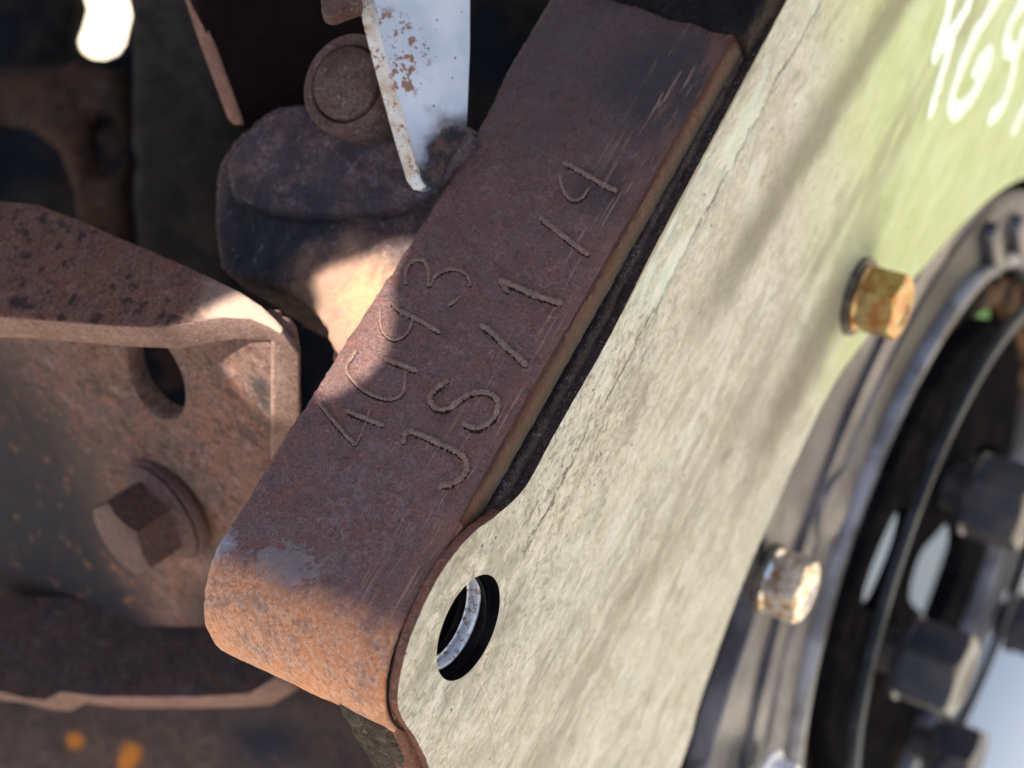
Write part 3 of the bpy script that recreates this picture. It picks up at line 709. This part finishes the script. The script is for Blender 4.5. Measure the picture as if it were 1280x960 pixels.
cb = org_of(t) + X * 6; lathe('flange', cb, X, [(8, 0), (8, 1), (6.5, 2), (0, 2)], M['sleeve'], t, 40); hexhead('head', cb + X * 2, X, 11, 5, M['sleeve'], t, Vector((0, 1, 0)), True)

# ------------------------------------------------------------------ rotor: dark back disc with windows, front ring, hex bolts
RC2 = Vector((14, 131, -232.2))
rot_ = thing('rotor', 'oily black flywheel hub with bright windows between its rings', 'flywheel', RC2 - X * 20)
bx = PX(-14)
bc = Vector((-14, 0, 0)); cB = at((1380, 780), bx)
def ringpts(c, r, n=120): return [c + Vector((0, math.cos(2 * math.pi * i / n), math.sin(2 * math.pi * i / n))) * r for i in range(n)]
RCb = Vector((-14, RC.y + 12, RC.z - 28))
wins = [[(1140, 630), (1148, 650), (1138, 690), (1120, 735), (1106, 764), (1088, 766), (1076, 752), (1088, 712), (1106, 668), (1122, 636)],
        [(1182, 655), (1196, 652), (1208, 662), (1206, 700), (1192, 745), (1176, 778), (1164, 786), (1152, 765), (1136, 752), (1140, 722), (1152, 688), (1168, 672)],
        [(1215, 562), (1240, 556), (1252, 562), (1244, 580), (1232, 590), (1212, 582)],
        [(1226, 785), (1245, 782), (1254, 800), (1262, 822), (1300, 830), (1300, 985), (1225, 985), (1236, 945), (1250, 900), (1246, 880), (1226, 868), (1208, 858), (1214, 830)],
        [(1252, 715), (1268, 700), (1300, 668), (1300, 740), (1262, 742), (1246, 732)],
        [(1190, 405), (1222, 372), (1258, 362), (1272, 380), (1258, 398), (1228, 412), (1206, 430)],  # opening added so the green below imitates a reflection on the lip
        [(1262, 440), (1290, 405), (1300, 405), (1300, 462), (1262, 460)],
        ]
hol = [smooth_poly([at(p, bx) for p in w_], 2) for w_ in wins]
ocb = [Vector((-14, RC.y + 5 + math.cos(2 * math.pi * i / 90) * (Rr + 12), RC.z - 12 + math.sin(2 * math.pi * i / 90) * (Rr + 12))) for i in range(90)]
icb = ringpts(Vector((-14, RC2.y + 2, RC2.z - 4)), 66, 90)
bb = slab_bm(ocb, X, 4, hol); bevel(bb, .5, 1)
link('rear_disc', finish(bb, 'rear_disc', True, org_of(rot_)), M['oil'], rot_)
FX = 2.0
fh = [smooth_poly([at(p, PX(FX)) for p in w_], 2) for w_ in wins[0:5]]
cF = Vector((FX, RC2.y, RC2.z))
far = [h_ for h_ in fh if all((p - cF).length < 77 for p in h_)]
bb = slab_bm(ringpts(cF, 71, 120), X, 6, far); bevel(bb, .8, 2)
link('windowed_disc', finish(bb, 'windowed_disc', True, org_of(rot_)), M['oil'], rot_)
lathe('brown_ring', Vector((-8, RC.y + 6, RC.z - 13)), X, [(Rr - 11, -5.5), (Rr - 11, 0), (Rr - 9, 1.5), (Rr - 3, 1.5), (Rr - 1.5, 0), (Rr - 1.5, -5.5)], M['brown'], rot_, 160, True)
lathe('front_ring', RC2, X, [(76.5, -2.2), (76.5, -.8), (77.5, 0), (80.8, 0), (81.5, -.8), (81.5, -2.2)], M['black'], rot_, 160, True)
def bb_bolt(p, x0, af, h, label, deg):
    c = at(p, PX(x0)); t = thing('hex_bolt', label, 'bolt', c - X * h)
    lathe('washer', c - X * (h + 9), X, [(0, 0), (af * .3, 0), (af * .3, 6), (af * .54, 6.2), (af * .56, 8.2), (af * .50, 9), (0, 9)], M['bbolt'], t, 32)
    hexhead('head', c - X * h, X, af, h, M['bbolt'], t, Vector((0, math.cos(math.radians(deg)), math.sin(math.radians(deg)))), True)
bb_bolt((1206, 848), 26, 22, 15, 'large black hex bolt between two bright windows, lower right', 12)
bb_bolt((1288, 640), 26, 22, 15, 'large black hex bolt at the right edge, above the big bright window', 8)
bb_bolt((1222, 955), 22, 20, 12, 'black hex bolt against the pale blue opening in the bottom corner', 20)
bb_bolt((1318, 795), 22, 20, 12, 'black hex bolt half cut off by the right edge of the picture', 20)
# pale things seen through the windows
tarp = slab('pale_sheet', [at(p, PZ(-430)) for p in [(1200, 795), (1500, 795), (1500, 1250), (1180, 1250)]], Vector((0, 0, 1)), 2, M['tarp'], None, bev=0)
tag(tarp, 'pale blue sheet lying under the engine, seen through the lowest window', 'sheet')
cr_ = slab('added_window_board', [at(p, PZ(-436)) for p in [(1000, 480), (1600, 480), (1700, 1400), (950, 1400)]], Vector((0, 0, 1)), 3, M['board'], None, bev=0)  # added to brighten the windows and bounce light upward
tag(cr_, 'added cream board under the engine that brightens the rotor windows', 'board')
gp = [at(p, PZ(-619)) for p in [(1170, 340), (1400, 300), (1400, 500), (1190, 500)]]
tag(slab('grass', gp, Vector((0, 0, 1)), 1, M['grass'], None, bev=0), kind='stuff')
# ------------------------------------------------------------------ bracket at the left
br = thing('bracket', 'rusty folded steel bracket with an oval hole and a lit upper flange edge', 'bracket', at((150, 700), PF))
back = [(-40, 252), (0, 250), (47, 255), (101, 275), (148, 296), (188, 312), (255, 342), (300, 364), (326, 381), (343, 397)]
lip = [(354, 409), (350, 417), (336, 408), (312, 398), (275, 396), (242, 401), (201, 409), (141, 407), (67, 401), (0, 396), (-40, 396)]
o_ = [at(p, pfl) for p in back + lip]
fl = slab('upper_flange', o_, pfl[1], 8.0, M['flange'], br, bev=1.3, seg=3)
me = fl.data; me.materials.append(M['edge'])
for p in me.polygons:
    if p.normal.dot(pfl[1]) < .55: p.material_index = 1
hp = smooth_poly([at(p, PF) for p in [(158, 430), (160, 470), (172, 497), (192, 520), (212, 527), (228, 515), (231, 490), (224, 462), (208, 435), (185, 415), (165, 412)]], 2)
o_ = [at(p, PF) for p in [(-60, 400), (330, 405), (341, 440), (338, 560), (335, 620), (340, 785), (-60, 785)]]
slab('front_face', o_, PF[1], 5, M['face'], br, [hp], bev=.8)
# side return, the narrow folded strip right of the front face
a, b = at((341, 430), PF), at((338, 570), PF)
off = Vector((5.2, 4.6, -.6)); nret = (b - a).cross(off).normalized()
if nret.dot(CC - a) < 0: nret = -nret
prt = (a + nret * 1.6, nret)
slab('side_return', [at(p, prt) for p in [(340, 428), (346, 416), (356, 411), (366, 414), (373, 424), (376, 440), (377, 520), (339, 580)]], nret, 3.5, M['edge'], br, bev=1.2, seg=3)
# lower shelf with its pale edge
psh = (at((150, 770), PF), Vector((.0, -.15, .99)).normalized())
top_ = [(-60, 745), (350, 745), (362, 800), (345, 847), (311, 868), (240, 872), (124, 872), (90, 868), (75, 866), (56, 876), (30, 874), (0, 866), (-60, 860)]
sh = slab('lower_shelf', [at(p, psh) for p in top_], psh[1], 11.0, M['shelf'], br, bev=.7)
me = sh.data; me.materials.append(M['edge'])
for p in me.polygons:
    if p.normal.dot(psh[1]) < .6: p.material_index = 1
# its flanged bolt
bc_ = at((213, 632), PF) 
fb = thing('flange_bolt', 'rusty flanged hex bolt screwed into the bracket below the oval hole', 'bolt', bc_)
ax = Vector((-.16, -.90, .38)).normalized()
lathe('washer', bc_, ax, [(0, 0), (11.6, 0), (11.6, 1.3), (11.2, 1.9), (0, 1.9)], M['bolt'], fb, 48)
lathe('flange', bc_ + ax * 1.7, ax, [(10.6, 0), (10.8, .9), (9.2, 2.2), (8.2, 2.8), (0, 2.8)], M['bolt'], fb, 48)
hd = hexhead('head', bc_ + ax * 4.0, ax, 15.4, 9.0, M['bolt'], fb, Vector((.3, 0, 1)))

# ------------------------------------------------------------------ lumpy casting between bracket and bar
lump = thing('engine_casting', 'blackened rusty casting lug with a sunlit lower corner beside the bar', 'casting', at((400, 300), pll))
o_ = [Vector((min(v.x, -31), v.y, min(v.z, 13))) for v in [at(p, pll) for p in [(312, 158), (340, 134), (375, 127), (420, 140), (530, 120), (600, 160), (560, 260), (500, 400), (430, 500), (412, 470), (413, 435), (402, 408), (378, 378), (352, 358), (318, 352), (280, 346), (274, 335), (271, 290), (269, 230), (273, 200), (290, 172)]]]
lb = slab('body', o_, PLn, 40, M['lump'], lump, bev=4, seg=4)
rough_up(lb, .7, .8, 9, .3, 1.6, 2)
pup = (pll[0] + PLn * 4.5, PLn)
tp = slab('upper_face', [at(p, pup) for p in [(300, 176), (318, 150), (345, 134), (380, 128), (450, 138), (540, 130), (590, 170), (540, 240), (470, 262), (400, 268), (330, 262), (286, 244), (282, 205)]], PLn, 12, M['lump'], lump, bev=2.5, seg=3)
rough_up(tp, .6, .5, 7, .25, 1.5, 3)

# pin with a turned groove
pc = dist((431, 103), 296); pn = (CR @ Vector((-.42, .12, .90))).normalized()
pin = thing('round_pin', 'round rusty pin head with a turned groove, partly behind the white blade', 'pin', pc)
lathe('rim_ring', pc - pn * 1.2, pn, [(6.6, 0), (7.1, .6), (8.4, .6), (8.9, 0), (8.9, -9), (6.6, -9)], M['pin'], pin, 64, True)
lathe('head', pc, pn, [(0, .5), (5.4, .35), (6.3, -.2), (6.5, -1), (6.5, -10), (0, -10)], M['pin'], pin, 64)

# ------------------------------------------------------------------ white-blue blade
pb = (dist((520, 120), 289), (CR @ Vector((.38, .05, .92))).normalized())
BLR = tuple(at((582, 205), pb)); BLE = tuple(at((482, 70), pb))
M['blade'] = blade_mat(); M['bladeedge'] = bladeedge_mat()
bl = thing('steel_blade', 'pale blue painted steel strip with rust spots tapering down beside the bar', 'steel strip', at((520, 200), pb))
o_ = [at(p, pb) for p in [(462, -40), (468, 0), (483, 60), (497, 120), (511, 180), (523, 226), (528, 236), (536, 238), (546, 233), (584, 160), (588, 60), (588, -40)]]
tb = slab('strip', o_, pb[1], 2.6, M['blade'], bl, bev=.25)
en = (o_[4] - o_[1]).normalized(); sd = pb[1].cross(en).normalized()
# cut edge of the strip, facing the camera's left
ne = (CR @ Vector((-.35, -.05, .93))).normalized()
e_ = [(441, -20), (446, 0), (461, 60), (477, 120), (494, 180), (508, 226), (516, 237), (526, 238), (530, 233), (524, 224), (512, 180), (498, 120), (484, 60), (469, 0), (464, -20)]
pe = (at((500, 130), pb), ne)
slab('cut_edge', [at(p, pe) for p in e_], ne, 1.2, M['bladeedge'], bl, bev=.2)

# dark rusty sheet with its lit edge
ps = (dist((297, 150), 326), (CR @ Vector((.62, .1, .78))).normalized())
ds = thing('dark_sheet', 'very dark rusty sheet metal wall with a thin lit cut edge', 'sheet metal', at((300, 100), ps))
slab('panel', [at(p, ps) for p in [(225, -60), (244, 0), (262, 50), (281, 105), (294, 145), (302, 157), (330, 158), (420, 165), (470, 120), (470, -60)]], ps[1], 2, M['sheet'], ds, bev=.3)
ne = (CR @ Vector((-.3, -.1, .95))).normalized(); pe = (at((275, 80), ps) + (CR @ Vector((0, 0, 1))) * 1.0, ne)
slab('cut_edge', [at(p, pe) for p in [(213, -60), (231, 0), (247, 48), (267, 102), (284, 148), (292, 156), (302, 156), (299, 145), (282, 98), (263, 46), (247, 0), (229, -60)]], ne, 1.2, M['sheetedge'], ds, bev=.25)
# small rusty lug above the pin
pu = (dist((430, 15), 288), (CR @ Vector((0, .2, .98))).normalized())
lg = tag(slab('small_lug', [at(p, pu) for p in [(398, -40), (402, 18), (414, 22), (436, 14), (452, 8), (448, -40)]], pu[1], 4, M['pin'], None, bev=1), 'small rusty lug with pale flaking paint above the round pin', 'lug')

# ------------------------------------------------------------------ engine bay behind
def vwall(name, pts, d, t, mat, amp=0, vox=4, parent=None, holes=()):
    n_ = (CR @ Vector((0, 0, 1))).normalized(); pl_ = (dist((640, 480), d), n_)
    o = slab(name, [at(p, pl_) for p in pts], n_, t, mat, parent, [[at(p, pl_) for p in h_] for h_ in holes], bev=0)
    if amp: rough_up(o, vox, amp, 30, amp * .25, 8, 2)
    return o
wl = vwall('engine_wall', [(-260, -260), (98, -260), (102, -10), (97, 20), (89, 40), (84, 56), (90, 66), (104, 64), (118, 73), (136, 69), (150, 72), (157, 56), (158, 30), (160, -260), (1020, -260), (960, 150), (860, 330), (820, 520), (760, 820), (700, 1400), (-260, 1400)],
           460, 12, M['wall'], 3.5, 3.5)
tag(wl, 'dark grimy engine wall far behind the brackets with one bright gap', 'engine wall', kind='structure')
col_ = vwall('ribbed_column', [(157, -200), (158, 100), (160, 200), (170, 330), (230, 420), (300, 420), (290, 150), (262, -200)], 415, 14, M['column'], 2, 3)
tag(col_, 'dusty grey brown upright casting rib behind the dark sheet', 'casting rib')
wb_ = vwall('curved_web', [(-80, 150), (-80, 96), (30, 84), (60, 92), (96, 76), (120, 84), (157, 80), (160, 340), (92, 340), (90, 240), (74, 186), (40, 160), (-20, 150)], 430, 10, M['web'], 2, 3, None, [[(108, 150), (128, 136), (148, 150), (150, 200), (132, 232), (112, 215)]])
tag(wb_, 'blurred brown curved web of the casting left of the upright rib', 'casting web')
lw = vwall('lower_casting', [(-200, 895), (380, 840), (430, 870), (520, 870), (540, 1200), (-200, 1200)], 425, 20, M['lower'], 2, 2)
tag(lw, 'blurred brown rusty casting below the bracket, spotted with orange', 'casting')

# ------------------------------------------------------------------ added panel above, unseen: it blocks the sun and shapes the lit patches
PH = 330.0
def up(pt): return pt + SUN * ((PH - pt.z) / SUN.z)
bp = PZ(BT)
gaps = [[up(at(p, q_)) for p, q_ in [((182, 440), pfl), ((225, 398), pfl), ((285, 372), pfl), ((335, 352), pfl), ((385, 338), pll), ((450, 322), pll), ((506, 292), pll), ((512, 296), bp),
        ((488, 350), bp), ((494, 405), bp), ((474, 462), bp), ((404, 502), bp), ((374, 478), pfl), ((330, 500), pfl), ((285, 506), pfl), ((236, 486), pfl)]]]
sun_blocker = thing('sun_blocker_panel', 'added unseen panel above the engine whose ragged opening shapes the sun patches', 'body panel', (0, 0, PH))
big = [Vector((x, y, PH)) for x, y in [(-420, -230), (-60, -230), (35, -220), (45, -120), (42, -40), (45, 60), (60, 420), (-420, 420)]]
k = MB('blocker_grey', .4); k.color((.12, .12, .12)); M['sun_blocker'] = k.m
gaps = [smooth_poly(g, 1) for g in gaps]
link('panel', finish(slab_bm(big, Vector((0, 0, 1)), 1.2, gaps), 'panel', False, org_of(sun_blocker)), M['sun_blocker'], sun_blocker)  # added unseen panel that blocks the sun
